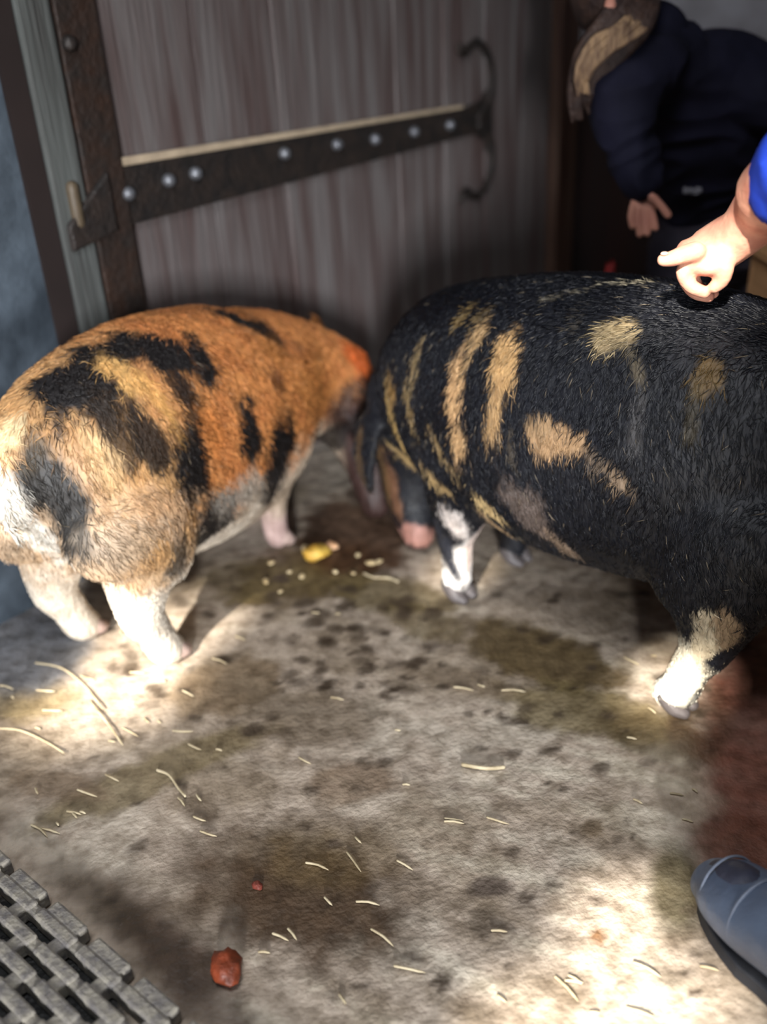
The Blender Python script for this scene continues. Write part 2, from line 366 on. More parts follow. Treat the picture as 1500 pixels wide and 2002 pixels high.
# ------------------------------------------------------------------ pigs
def make_pig(name, a, d, body, legs, head, blobs, base_fn, label, nhair, seed, tail=None, ears=(), hair_len=.03, farseed=2.0):
    a = np.array(a); d = np.array(d)/np.hypot(*d); n = np.array(head['n'])
    d3 = Vector((d[0], d[1], 0)); n3 = Vector((n[0], n[1], 0)).normalized()
    def W(s, l, z): return Vector((a[0], a[1], 0)) + d3*s + n3*l + Vector((0, 0, z))
    def conv(pts): return [tuple(W(p[0], p[1], p[2]))+(p[3], p[4]) for p in pts]
    root = empty(name, W(.25, 0, 0)); tag(root, label, 'pig')
    mb = MB()
    mb.tube(conv(body), side=tuple(n3), n=36, sub=5)
    mb.tube(conv(head['pts']), side=tuple(W(*head['side'])-W(0, 0, 0)), n=24, sub=5)
    for c, r in head.get('balls', ()): mb.ball(W(*c), r)
    for lg in legs: mb.tube(conv(lg), side=tuple(n3), n=20, sub=5)
    for e in ears: mb.tube(conv(e['pts']), side=tuple(W(*e['side'])-W(0, 0, 0)), n=14, sub=4)
    if tail: mb.tube(conv(tail), side=tuple(n3), n=10, sub=4)
    o = fuse(mb, 'body', .0075, 7, .5)
    me = o.data
    nv = len(me.vertices); P = np.empty(nv*3, np.float32); me.vertices.foreach_get('co', P); P = P.reshape(-1, 3).astype(float)
    NN = np.empty(nv*3, np.float32); me.vertices.foreach_get('normal', NN); NN = NN.reshape(-1, 3).astype(float)
    def local(P):
        q = P-np.array([a[0], a[1], 0]); s = q[:, 0]*d3.x+q[:, 1]*d3.y; l = q[:, 0]*n3.x+q[:, 1]*n3.y
        return s, l, q[:, 2]
    def coat(P):
        s, l, z = local(P)
        N1 = fbm(P, 16, 3, seed); N2 = fbm(P*np.array([1, 1, .35]), 70, 2, seed+4)
        C = base_fn(s, l, z, N1, N2)
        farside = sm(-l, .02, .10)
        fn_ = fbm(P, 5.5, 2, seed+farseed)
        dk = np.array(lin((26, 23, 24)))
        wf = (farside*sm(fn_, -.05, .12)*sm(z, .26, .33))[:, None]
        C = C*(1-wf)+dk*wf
        for (c, ex, ey, rgb, st) in blobs:
            c = np.array(c); ex = np.array(ex); ey = np.array(ey)
            nx = np.cross(ex, ey); nx /= np.linalg.norm(nx)
            q = P-c; u = q@ex/(ex@ex); v = q@ey/(ey@ey); w_ = q@nx/.13
            r = np.sqrt(u*u+v*v+np.clip(np.abs(w_)-.35, 0, None)**2*3)+.55*N1+.22*N2
            wg = (st*(1-sm(r, .72, 1.25)))[:, None]
            C = C*(1-wg)+np.array(lin(rgb))*wg
        return np.clip(C, 0, 1)
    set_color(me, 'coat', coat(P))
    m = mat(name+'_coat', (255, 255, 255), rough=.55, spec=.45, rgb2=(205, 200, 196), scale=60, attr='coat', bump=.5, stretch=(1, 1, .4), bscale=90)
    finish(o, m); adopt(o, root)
    # bristly coat
    me.calc_loop_triangles()
    nt = len(me.loop_triangles); T = np.empty(nt*3, np.int32); me.loop_triangles.foreach_get('vertices', T); T = T.reshape(-1, 3)
    A = np.linalg.norm(np.cross(P[T[:, 1]]-P[T[:, 0]], P[T[:, 2]]-P[T[:, 0]]), axis=1)
    cen = P[T].mean(1); _, _, cz = local(cen)
    A = A*np.where(cz < .09, .35, 1); tn = NN[T].mean(1); A *= np.where(tn[:, 2] < -.5, .25, 1)
    g = np.random.default_rng(int(seed*10)+1)
    pick = g.choice(nt, nhair, p=A/A.sum()); u = g.random((nhair, 2)); fl = u.sum(1) > 1; u[fl] = 1-u[fl]
    t = T[pick]; Q = P[t[:, 0]]*(1-u.sum(1))[:, None]+P[t[:, 1]]*u[:, :1]+P[t[:, 2]]*u[:, 1:]
    nn = NN[t].mean(1); nn /= np.linalg.norm(nn, axis=1)[:, None]
    s, l, z = local(Q)
    fl = np.zeros_like(Q); dd = np.array([d3.x, d3.y, 0])
    flow = head.get('flow', (-.35, -.9))
    fl += dd*flow[0]; fl[:, 2] += flow[1]
    top = sm(nn[:, 2], .55, .95)[:, None]
    fl = fl*(1-top)+(dd*(-1.0 if flow[0] < 0.2 else -.5)+np.sign(l)[:, None]*np.array([n3.x, n3.y, 0])*.5)*top
    fl += g.normal(0, .28, fl.shape)
    sw = fbm(Q, 7, 2, seed+8)[:, None]; fl += dd*sw*.6
    fl -= nn*(fl*nn).sum(1)[:, None]; fl /= np.linalg.norm(fl, axis=1)[:, None]+1e-6
    L_ = hair_len*g.uniform(.5, 1.25, nhair)*np.where(z < .30, .3+.7*sm(z, .16, .30), 1)
    lift = g.uniform(.05, .24, nhair)
    p0 = Q-nn*.001; p1 = Q+fl*(L_*.5)[:, None]+nn*(L_*lift*.5)[:, None]; p2 = Q+fl*L_[:, None]+nn*(L_*lift*.62)[:, None]
    sd_ = np.cross(fl, nn); rw = g.uniform(.0006, .0011, nhair)[:, None]
    V = np.stack([p0+sd_*rw, p0-sd_*rw, p0+nn*rw*1.4, p1+sd_*rw*.8, p1-sd_*rw*.8, p1+nn*rw*1.2, p2], 1).reshape(-1, 3)
    b = (np.arange(nhair)*7)[:, None]
    quads = np.concatenate([b+np.array([[0, 1, 4, 3]]), b+np.array([[1, 2, 5, 4]]), b+np.array([[2, 0, 3, 5]])]); tris = np.concatenate([b+np.array([[3, 4, 6]]), b+np.array([[4, 5, 6]]), b+np.array([[5, 3, 6]])])
    hm = bpy.data.meshes.new('hair'); nvv = len(V); hm.vertices.add(nvv); hm.vertices.foreach_set('co', V.astype(np.float32).ravel())
    nl = quads.size+tris.size; hm.loops.add(nl); hm.loops.foreach_set('vertex_index', np.concatenate([quads.ravel(), tris.ravel()]).astype(np.int32))
    npoly = len(quads)+len(tris); hm.polygons.add(npoly)
    ls = np.concatenate([np.arange(len(quads))*4, len(quads)*4+np.arange(len(tris))*3]).astype(np.int32)
    hm.polygons.foreach_set('loop_start', ls); hm.polygons.foreach_set('loop_total', np.concatenate([np.full(len(quads), 4), np.full(len(tris), 3)]).astype(np.int32))
    hm.update(calc_edges=True); hm.validate()
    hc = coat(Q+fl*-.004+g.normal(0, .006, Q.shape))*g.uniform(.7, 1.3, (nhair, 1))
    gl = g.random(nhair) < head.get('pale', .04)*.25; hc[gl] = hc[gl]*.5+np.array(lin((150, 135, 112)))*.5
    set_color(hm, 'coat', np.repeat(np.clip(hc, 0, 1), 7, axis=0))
    ho = bpy.data.objects.new('hair', hm); col.objects.link(ho)
    hmat = mat(name+'_bristle', (255, 255, 255), rough=.42, spec=.45, rgb2=(225, 225, 225), scale=40, attr='coat', bump=0)
    finish(ho, hmat); ho['kind'] = 'stuff'; ho['label'] = 'bristly coat of short hair'; adopt(ho, root)
    # hooves
    hfm = mat(name+'_hoof', head.get('hoof', (150, 120, 108)), rough=.5, scale=30)
    for lg in legs:
        f = lg[-1]; h = MB()
        for k in (-1, 1):
            h.tube(conv([(f[0]+.0, f[1]+k*.017, .034, .017, .022), (f[0]+.018, f[1]+k*.018, .018, .018, .016), (f[0]+.036, f[1]+k*.015, .011, .012, .010)]), side=tuple(n3), n=12, sub=4)
        adopt(fuse_h(h, hfm), root)
    return root, W, o
def fuse_h(h, m):
    o = h.build('hoof', m); return o

def leg_hind(s, l, s_hip, l_hip, big=1.0, zt=.36, s_h=None):
    """thigh - stifle - hock (pointing back) - pastern - foot; s is forward"""
    hk = s-.055
    return [(s_hip, l_hip, zt, .085*big, .13*big), (s_hip+.015, l_hip*1.02, zt-.10, .072*big, .10*big), ((s_hip+hk)/2, (l_hip+l)/2, .21, .052*big, .062*big),
            (hk, l, .150, .036*big, .042*big), (hk+.022, l, .095, .030*big, .032*big), (s-.014, l, .045, .031*big, .032*big), (s, l, .030, .030*big, .030*big)]
def leg_front(s, l, s_sh, l_sh, big=1.0, zt=.34):
    return [(s_sh, l_sh, zt, .075*big, .10*big), ((s_sh+s)/2, (l_sh+l)/2, .22, .052*big, .062*big), (s-.002, l, .14, .036*big, .040*big), (s-.008, l, .095, .031*big, .032*big),
            (s-.006, l, .05, .030*big, .031*big), (s, l, .030, .030*big, .029*big)]

BLK = (24, 22, 24)
def base1(s, l, z, N1, N2):
    org = np.array(lin((206, 138, 80))); org2 = np.array(lin((178, 108, 60))); pale = np.array(lin((204, 160, 108))); white = np.array(lin((232, 222, 206))); bel = np.array(lin((178, 160, 140)))
    C = np.tile(org, (len(s), 1))
    def mx(c, w_):
        nonlocal C
        w_ = np.clip(w_, 0, 1)[:, None]; C = C*(1-w_)+c*w_
    mx(org2, sm(N1, 0, .5)*.6)
    mx(pale, sm(-s, -.20, .06)*.85+.3*N2*sm(-s, -.3, .0))
    mx(bel, 1-sm(z+.05*N1, .27, .36))
    mx(pale, sm(-s, -.12, .02)*(1-sm(z, .42, .5))*.8)
    mx(white, (1-sm(z+.04*N1, .18, .29))*sm(-s, -.34, -.2))
    mx(white, sm(-s, .08, .18)*(1-sm(z, .45, .58))*.4)
    mx(np.array(lin((62, 42, 38))), np.maximum(sm(s+.06*N1, .66, .72), sm(l, .13, .17)*sm(s, .58, .62))*(1-sm(z, .30, .40)))  # dark brown lowered head, its shade painted into the coat
    mx(np.array(lin((206, 178, 172))), (1-sm(z+.03*N1, .08, .14))*sm(s, .35, .45)*(1-sm(s, .60, .63)*sm(l, .05, .1)))
    return C
def base2(s, l, z, N1, N2):
    C = np.tile(np.array(lin((14, 16, 24))), (len(s), 1))
    def mx(c, w_):
        nonlocal C
        w_ = np.clip(w_, 0, 1)[:, None]; C = C*(1-w_)+np.array(lin(c))*w_
    return C
NH1, NH2 = 34000, 52000
BL1 = []; BL2 = []
#BLOBS  coat patches: centre, long and short half-axes on the flank (metres), colour, strength
BL1 = [
 ((-0.513, 1.545, 0.602), (0.074, 0.061, 0.040), (0.038, -0.027, -0.047), (26, 22, 22), 1.00),
 ((-0.456, 1.647, 0.628), (0.071, 0.046, 0.011), (0.015, -0.029, -0.036), (26, 22, 22), 1.00),
 ((-0.390, 1.703, 0.615), (0.074, 0.026, -0.020), (-0.003, -0.031, -0.031), (26, 22, 22), 1.00),
 ((-0.333, 1.735, 0.581), (0.024, 0.016, -0.002), (0.008, -0.031, -0.048), (26, 22, 22), 1.00),
 ((-0.369, 1.649, 0.569), (0.017, 0.013, 0.002), (0.011, -0.016, -0.032), (26, 22, 22), 0.80),
 ((-0.399, 1.541, 0.491), (0.025, 0.019, 0.005), (0.026, -0.014, -0.076), (26, 22, 22), 0.95),
 ((-0.342, 1.638, 0.516), (0.018, 0.014, 0.001), (0.017, -0.019, -0.060), (26, 22, 22), 0.85),
 ((-0.349, 1.591, 0.419), (0.039, 0.022, -0.022), (-0.017, -0.029, -0.063), (26, 22, 22), 1.00),
 ((-0.366, 1.585, 0.489), (0.015, 0.012, 0.002), (0.016, -0.009, -0.048), (26, 22, 22), 0.70),
 ((-0.452, 1.506, 0.529), (0.022, 0.015, 0.005), (0.023, -0.020, -0.063), (44, 36, 30), 0.85),
 ((-0.467, 1.528, 0.568), (0.030, 0.018, 0.004), (0.015, -0.023, -0.045), (44, 34, 26), 0.80),
 ((-0.292, 1.952, 0.597), (0.062, 0.019, -0.019), (-0.002, -0.022, -0.015), (26, 22, 22), 1.00),
 ((-0.226, 2.000, 0.548), (0.018, 0.019, 0.004), (0.025, -0.027, -0.043), (26, 22, 22), 0.95),
 ((-0.206, 1.868, 0.484), (0.020, 0.014, -0.003), (0.004, -0.015, -0.032), (92, 54, 30), 0.80),
 ((-0.171, 2.023, 0.497), (0.010, 0.009, 0.002), (0.020, -0.014, -0.037), (100, 60, 34), 0.60),
 ((-0.279, 1.730, 0.497), (0.007, 0.005, -0.000), (0.008, -0.015, -0.041), (92, 58, 32), 0.60),
 ((-0.256, 1.732, 0.425), (0.026, 0.017, -0.006), (0.001, -0.021, -0.059), (26, 22, 22), 1.00),
 ((-0.211, 1.807, 0.344), (0.036, 0.024, -0.013), (-0.006, -0.023, -0.078), (26, 22, 22), 1.00),
 ((-0.114, 2.144, 0.233), (0.030, 0.009, -0.022), (-0.039, 0.009, -0.077), (26, 22, 22), 0.90),
 ((-0.077, 2.116, 0.322), (0.016, 0.002, -0.006), (-0.020, -0.018, -0.055), (60, 40, 30), 0.80),
 ((-0.550, 1.446, 0.443), (0.047, 0.011, 0.009), (0.018, -0.022, -0.119), (58, 56, 54), 1.00),
 ((-0.584, 1.463, 0.528), (0.025, 0.005, -0.004), (-0.002, -0.020, -0.034), (96, 88, 76), 0.60),
 ((-0.326, 1.662, 0.279), (0.046, 0.028, -0.018), (-0.007, -0.006, -0.061), (26, 22, 22), 1.00),
 ((-0.382, 1.525, 0.274), (0.024, 0.018, -0.013), (-0.006, -0.018, -0.058), (44, 42, 40), 0.85),
 ((-0.622, 1.489, 0.547), (0.029, -0.005, -0.005), (-0.009, -0.029, -0.042), (236, 214, 170), 0.80),
 ((-0.617, 1.443, 0.394), (0.027, 0.008, 0.008), (-0.001, 0.048, -0.149), (240, 234, 222), 1.00),
 ((-0.438, 1.607, 0.603), (0.020, 0.019, 0.009), (0.028, -0.020, -0.042), (226, 178, 110), 0.85),
 ((-0.398, 1.600, 0.564), (0.011, 0.010, 0.003), (0.034, -0.024, -0.069), (222, 170, 100), 0.80),
 ((-0.464, 1.472, 0.468), (0.019, 0.011, 0.004), (0.030, -0.016, -0.102), (226, 190, 140), 0.80),
 ((-0.311, 1.652, 0.447), (0.026, 0.018, -0.004), (0.006, -0.020, -0.065), (204, 128, 66), 0.70),
 ((-0.404, 1.487, 0.397), (0.072, 0.039, -0.025), (-0.003, -0.026, -0.047), (206, 170, 136), 0.60),
 ((-0.453, 1.431, 0.360), (0.065, 0.021, -0.016), (-0.004, -0.021, -0.049), (196, 178, 156), 0.60),
 ((-0.284, 1.700, 0.312), (0.047, 0.029, -0.018), (-0.005, -0.011, -0.052), (168, 158, 146), 0.70),
 ((-0.041, 2.210, 0.403), (0.032, 0.030, 0.010), (0.033, -0.018, -0.049), (222, 104, 46), 0.80),
 ((-0.152, 1.985, 0.439), (0.097, 0.060, -0.047), (-0.015, -0.043, -0.054), (188, 122, 58), 0.35),
 ((-0.023, 2.144, 0.294), (0.025, 0.010, -0.001), (0.009, -0.015, -0.074), (26, 22, 22), 0.90)]
BL2 = [
 ((0.141, 1.605, 0.529), (0.015, -0.010, 0.001), (-0.015, -0.030, -0.081), (198, 160, 116), 1.00),
 ((0.181, 1.625, 0.616), (0.010, -0.008, -0.002), (-0.023, -0.019, -0.045), (178, 146, 104), 0.95),
 ((0.142, 1.579, 0.450), (0.016, -0.010, 0.003), (-0.001, -0.009, -0.032), (206, 168, 122), 1.00),
 ((0.220, 1.540, 0.596), (0.022, -0.013, 0.000), (-0.010, -0.027, -0.054), (196, 158, 108), 1.00),
 ((0.200, 1.523, 0.538), (0.014, -0.008, 0.000), (-0.009, -0.015, -0.045), (190, 154, 108), 0.80),
 ((0.386, 1.451, 0.673), (0.022, -0.017, -0.006), (-0.013, -0.015, -0.026), (176, 156, 118), 0.95),
 ((0.403, 1.401, 0.650), (0.008, -0.002, 0.004), (0.009, -0.026, -0.031), (120, 108, 86), 0.55),
 ((0.495, 1.327, 0.642), (0.019, -0.010, -0.002), (-0.008, -0.015, -0.030), (120, 96, 54), 0.85),
 ((0.470, 1.307, 0.598), (0.009, -0.004, 0.000), (-0.006, -0.019, -0.041), (70, 62, 44), 0.60),
 ((0.287, 1.419, 0.511), (0.039, -0.021, 0.000), (-0.004, -0.007, -0.026), (180, 146, 108), 0.90),
 ((0.263, 1.449, 0.527), (0.023, -0.012, 0.003), (-0.001, -0.006, -0.016), (150, 124, 92), 0.60),
 ((0.371, 1.337, 0.475), (0.009, -0.002, 0.009), (0.015, -0.014, -0.021), (150, 128, 104), 0.80),
 ((0.343, 1.363, 0.496), (0.008, -0.002, 0.008), (0.012, -0.012, -0.017), (120, 104, 88), 0.60),
 ((0.397, 1.339, 0.565), (0.010, -0.005, 0.000), (-0.006, -0.020, -0.051), (86, 84, 84), 0.50),
 ((0.260, 1.460, 0.353), (0.029, -0.015, 0.023), (0.029, -0.020, -0.066), (112, 98, 90), 0.75),
 ((0.306, 1.453, 0.296), (0.011, -0.006, 0.008), (0.016, -0.006, -0.047), (150, 128, 106), 0.60),
 ((0.186, 1.558, 0.327), (0.009, -0.005, 0.011), (0.032, -0.021, -0.035), (206, 178, 128), 0.95),
 ((0.230, 1.590, 0.246), (0.008, -0.006, 0.009), (0.030, -0.006, -0.058), (180, 150, 112), 0.80),
 ((0.077, 1.740, 0.540), (0.009, -0.007, -0.000), (-0.011, -0.013, -0.040), (150, 128, 92), 0.80),
 ((0.062, 1.727, 0.456), (0.008, -0.005, 0.003), (0.005, -0.021, -0.056), (150, 126, 86), 0.70),
 ((0.030, 1.807, 0.403), (0.008, -0.006, 0.003), (0.007, -0.020, -0.083), (176, 146, 92), 0.90),
 ((0.064, 1.940, 0.247), (0.008, -0.001, 0.007), (0.035, -0.003, -0.050), (180, 152, 104), 0.90),
 ((0.104, 1.668, 0.326), (0.005, -0.001, 0.009), (0.045, -0.027, -0.020), (176, 148, 102), 0.85),
 ((0.113, 1.632, 0.408), (0.005, -0.003, 0.005), (0.032, -0.030, -0.038), (150, 126, 88), 0.75),
 ((0.167, 1.708, 0.639), (0.006, -0.008, -0.004), (-0.025, -0.008, -0.026), (140, 116, 74), 0.70),
 ((0.204, 1.667, 0.657), (0.004, -0.008, -0.006), (-0.024, 0.003, -0.014), (136, 114, 78), 0.60),
 ((0.335, 1.591, 0.704), (0.048, -0.016, 0.006), (-0.000, -0.005, -0.005), (120, 112, 96), 0.60),
 ((0.442, 1.572, 0.723), (0.039, -0.015, -0.001), (-0.001, -0.005, -0.004), (196, 184, 156), 0.90),
 ((0.030, 1.810, 0.469), (0.014, -0.009, 0.005), (0.004, -0.013, -0.028), (140, 108, 62), 0.80),
 ((0.225, 1.475, 0.471), (0.006, -0.003, 0.001), (-0.001, -0.012, -0.043), (90, 80, 66), 0.50),
 ((0.337, 1.512, 0.678), (0.006, -0.004, -0.000), (-0.009, -0.019, -0.028), (70, 64, 54), 0.50),
 ((0.148, 1.675, 0.215), (0.018, -0.003, 0.007), (0.015, -0.004, -0.056), (216, 206, 200), 0.95),
 ((0.169, 1.718, 0.103), (0.036, 0.007, -0.007), (-0.003, -0.019, -0.065), (244, 240, 236), 1.00),
 ((0.185, 1.729, 0.147), (0.025, 0.014, -0.005), (0.008, 0.004, -0.052), (216, 196, 186), 0.90),
 ((0.497, 1.307, 0.123), (0.028, -0.030, -0.005), (-0.023, -0.003, -0.056), (236, 228, 206), 1.00),
 ((0.511, 1.261, 0.219), (0.017, -0.011, -0.002), (-0.010, -0.002, -0.057), (206, 192, 164), 0.95),
 ((0.481, 1.324, 0.054), (0.036, -0.025, 0.017), (-0.003, -0.017, -0.027), (250, 246, 230), 1.00),
 ((0.536, 1.234, 0.251), (0.015, -0.006, 0.002), (0.000, -0.004, -0.047), (170, 146, 116), 0.90),
 ((0.125, 1.721, 0.142), (0.015, -0.006, 0.005), (0.008, -0.014, -0.080), (34, 36, 44), 1.00),
 ((0.056, 1.927, 0.055), (0.053, -0.019, 0.007), (-0.002, -0.010, -0.036), (186, 136, 122), 0.90),
 ((0.027, 1.968, 0.157), (0.014, -0.005, 0.003), (0.003, -0.030, -0.106), (120, 84, 60), 0.80),
 ((0.001, 1.985, 0.230), (0.012, -0.006, 0.002), (-0.006, -0.013, -0.113), (110, 84, 52), 0.60)]
#ENDBLOBS

# pig on the left: s forward along its back, l to the camera side
pig1_body = [(-.17, 0, .46, .06, .08), (-.12, 0, .455, .13, .14), (-.02, 0, .44, .172, .20), (.12, 0, .41, .195, .245), (.28, 0, .375, .21, .258), (.43, 0, .362, .205, .243),
             (.56, .01, .37, .175, .195), (.66, .04, .355, .14, .155), (.74, .09, .32, .115, .13)]
pig1_head = dict(n=(.885, -.466), side=(1, -.5, 0), pts=[(.68, .05, .36, .13, .13), (.74, .10, .29, .105, .11), (.755, .150, .22, .085, .09), (.73, .195, .14, .06, .065), (.70, .22, .075, .045, .048), (.69, .23, .045, .040, .040)],
                 flow=(.30, -.9), hoof=(196, 170, 160), pale=.03)
pig1_ears = [dict(side=(1, .6, 0), pts=[(.68, .145, .40, .035, .014), (.685, .185, .35, .050, .012), (.685, .20, .28, .040, .010), (.685, .20, .22, .015, .008)]),
             dict(side=(1, -.6, 0), pts=[(.83, .03, .40, .035, .014), (.86, .0, .43, .045, .012), (.885, -.02, .45, .012, .008)])]
pig1_legs = [leg_hind(-.0, .105, -.03, .10, 1.18), leg_hind(0.0, -.115, -.04, -.10, 1.18), leg_front(.475, .07, .47, .10), leg_front(.60, -.09, .52, -.10)]
pig1_tail = [(-.19, .0, .50, .018, .018), (-.222, .01, .46, .012, .012), (-.228, .02, .41, .009, .009), (-.22, .025, .38, .007, .007)]
pig, W1, B1 = make_pig('tricolour_pig', (-.543, 1.624), (.466, .885), pig1_body, pig1_legs, pig1_head, BL1, base1,
                   'smaller ginger, black and white pig on the left, head down, with white hind legs', NH1, 1.3, pig1_tail, pig1_ears, .024)

pig2_body = [(-.225, -.05, .36, .10, .12), (-.17, -.045, .39, .155, .175), (-.07, -.03, .42, .19, .225), (.06, -.01, .435, .215, .25), (.20, 0, .445, .235, .268), (.36, 0, .455, .235, .27),
             (.50, 0, .465, .22, .258), (.62, 0, .47, .18, .225), (.70, 0, .475, .12, .16), (.745, 0, .48, .06, .09)]
pig2_head = dict(n=(-.72, -.694), side=(.5, 1, 0), pts=[(-.20, -.04, .36, .13, .14), (-.245, -.045, .28, .10, .11), (-.25, -.04, .19, .08, .085), (-.235, -.02, .11, .06, .065), (-.205, 0, .065, .045, .048), (-.195, .005, .045, .042, .040)],
                 flow=(.15, -.9), hoof=(90, 84, 84), pale=.05)
pig2_ears = [dict(side=(1, .3, 0), pts=[(-.24, .06, .38, .03, .014), (-.25, .10, .33, .05, .012), (-.24, .125, .26, .045, .010), (-.22, .13, .20, .015, .008)]),
             dict(side=(1, -.3, 0), pts=[(-.20, -.15, .38, .03, .014), (-.21, -.19, .33, .045, .012), (-.21, -.20, .26, .040, .010), (-.21, -.20, .20, .015, .008)])]
def flip(lg): return lg
def hind2(s, l, sh, lh, b=1.15):
    hk = s+.05
    return [(sh, lh, .40, .09*b, .14*b), (sh-.01, lh*1.02, .29, .075*b, .11*b), ((sh+hk)/2, (lh+l)/2, .21, .05*b, .062*b), (hk, l, .150, .034*b, .040*b), (hk-.02, l, .10, .028*b, .031*b), (s+.014, l, .045, .030*b, .031*b), (s, l, .032, .030*b, .030*b)]
def front2(s, l, sh, lh, b=1.1):
    return [(sh, lh, .36, .08*b, .10*b), ((sh+s)/2, (lh+l)/2, .23, .055*b, .06*b), (s+.002, l, .15, .036*b, .038*b), (s+.006, l, .10, .029*b, .031*b), (s+.004, l, .05, .029*b, .030*b), (s, l, .032, .030*b, .029*b)]
pig2_legs = [hind2(.537, .126, .60, .115), hind2(.517, -.128, .60, -.115), front2(0.0, .10, .04, .11), front2(0.0, -.10, .02, -.11)]
pigb, W2, B2 = make_pig('black_pig', (.22, 1.82), (.694, -.72), pig2_body, pig2_legs, pig2_head, BL2, base2,
                    'larger black pig with tan streaks on the right, head down, white socks on its legs', NH2, 2.6, [(.76, 0, .52, .018, .018), (.80, .01, .46, .013, .013), (.81, .02, .38, .011, .011)], pig2_ears, .022)
#REST
# ------------------------------------------------------------------ people
def wrinkle(o, amp, scale, st=(1, 1, .5)):
    me = o.data; st = Vector(st)
    N_ = [v.normal.copy() for v in me.vertices]
    for v, n_ in zip(me.vertices, N_):
        q = Vector((v.co.x*st.x, v.co.y*st.y, v.co.z*st.z))*scale
        v.co += n_*amp*(1-2*abs(noise.noise(q+Vector((noise.noise(q*.5)*2, 0, 0)))))
    me.update()
skin = mat('skin', (214, 160, 136), rough=.5, rgb2=(196, 132, 112), scale=30, bump=.15, bscale=120)
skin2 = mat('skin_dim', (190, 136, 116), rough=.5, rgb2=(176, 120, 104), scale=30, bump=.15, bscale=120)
def cloth(name, c, c2, sheen=0.0, spec=.2): return mat(name, c, rough=.85, spec=spec, rgb2=c2, scale=9, bump=.5, bscale=14, sheen=sheen)
def T(p, *r): return tuple(p)+tuple(r)
# --- person reaching in from the right: scratches the black pig's back
HY = 1.40
pb = empty('person', (.72, .76, 0)); tag(pb, 'person at the right edge in a bright blue sleeve, reaching down to the black pig', 'person')
def hand_right():
    m = MB()
    wr = at(1452, 452, HY-.02); kn = at(1368, 492, HY)
    # palm, wrist, forearm and upper arm
    m.tube([T(at(1350, 500, HY), .034, .021), T(at(1378, 497, HY), .045, .027), T(at(1412, 478, HY), .044, .033), T(wr, .038, .036), T(at(1500, 405, HY-.05), .045, .046), T(at(1590, 330, HY-.16), .050, .050),
            T((.86, 1.10, 1.02), .05, .05), T((.92, .98, 1.24), .055, .055)], side=(0, 1, .35), n=18, sub=4)
    fng = [  # y offset, joints in the picture, radii
        (-.028, [(1360, 492), (1338, 497), (1316, 505), (1298, 508)], .0145),      # index, pointing
        (-.014, [(1358, 508), (1338, 530), (1350, 558), (1378, 572)], .0135),
        (.006, [(1364, 512), (1342, 540), (1358, 570), (1386, 580)], .0135),
        (.024, [(1372, 512), (1354, 538), (1368, 564), (1396, 574)], .0120)]
    for dy, J, r in fng:
        m.tube([T(at(x, y, HY+dy), r*(1.08-.12*i), r*(1.05-.12*i)) for i, (x, y) in enumerate(J)], side=(0, 1, 0), n=12, sub=4)
    m.tube([T(at(1412, 492, HY-.03), .014, .014), T(at(1418, 520, HY-.035), .0135, .0135), T(at(1412, 546, HY-.03), .0125, .012), T(at(1398, 560, HY-.025), .0105, .010)], side=(0, 1, 0), n=12, sub=4)
    # head, neck (outside the picture)
    m.ball((.93, .90, 1.52), (.075, .09, .11)); m.tube([(.93, .86, 1.32, .05, .05), (.93, .88, 1.44, .045, .05)], n=14, sub=1)
    m.tube([(.93, .985, 1.53, .008, .008), (.93, 1.005, 1.50, .014, .012)], n=10, sub=1)
    for k in (-1, 1): m.ball((.93+k*.076, .90, 1.51), (.012, .02, .03))
    m.tube([(.93, .86, 1.30, .05, .05), (.93, .80, 1.1, .12, .08), (.93, .74, .9, .12, .08)], n=16, sub=1)
    m.tube([(.96, .98, 1.24, .055, .055), (.93, .86, 1.28, .06, .06)], n=14, sub=1)
    return m
o = fuse(hand_right(), 'body', .0035, 3, .5); finish(o, skin); adopt(o, pb)
# nails
for dy, x, y in ((-.028, 1299, 504),):
    n = MB(); p = at(x, y, HY+dy-.004); n.ball(p+Vector((0, 0, .006)), (.006, .005, .003), n=10); k = n.build('fingernail', mat('nail', (222, 176, 158), rough=.3, scale=30)); adopt(k, pb)
jm = MB()
jm.tube([T(at(1566, 350, HY-.135), .060, .058), T(at(1592, 325, HY-.165), .064, .060), T((.86, 1.10, 1.02), .066, .064), T((.93, .98, 1.24), .085, .08), (.93, .86, 1.30, .09, .085)], side=(0, 1, .35), n=22, sub=4)
jm.tube([(.93, .86, 1.34, .10, .08), (.94, .84, 1.26, .19, .11), (.94, .80, 1.08, .19, .12), (.94, .75, .90, .17, .12), (.94, .73, .82, .17, .125)], side=(1, 0, 0), n=26, sub=4)
jm.tube([(1.08, .84, 1.26, .075, .07), (1.16, .88, 1.08, .06, .06), (1.16, 1.02, .95, .052, .05)], side=(1, 0, 0), n=18, sub=4)
o = fuse(jm, 'jumper', .009, 4); wrinkle(o, .006, 12); finish(o, cloth('royal_blue_knit', (30, 62, 178), (20, 44, 140))); o['label'] = 'bright royal blue sleeve and jumper'; adopt(o, pb)
cf = MB(); cf.tube([T(at(1560, 356, HY-.128), .063, .061), T(at(1572, 344, HY-.142), .063, .061)], side=(0, 1, .35), n=22, sub=1); adopt(cf.build('cuff', cloth('cuff_knit', (26, 54, 160), (18, 40, 128))), pb)
tm = MB()
tm.tube([(.94, .73, .92, .165, .12), (.94, .73, .80, .165, .12)], side=(1, 0, 0), n=24, sub=1)
tm.tube([(.86, .74, .82, .095, .10), (.74, .80, .52, .075, .08), (.60, .68, .30, .06, .065)], side=(1, 0, 0), n=20, sub=4)
tm.tube([(1.03, .72, .82, .095, .10), (1.04, .74, .50, .075, .08), (1.04, .68, .24, .062, .066)], side=(1, 0, 0), n=20, sub=4)
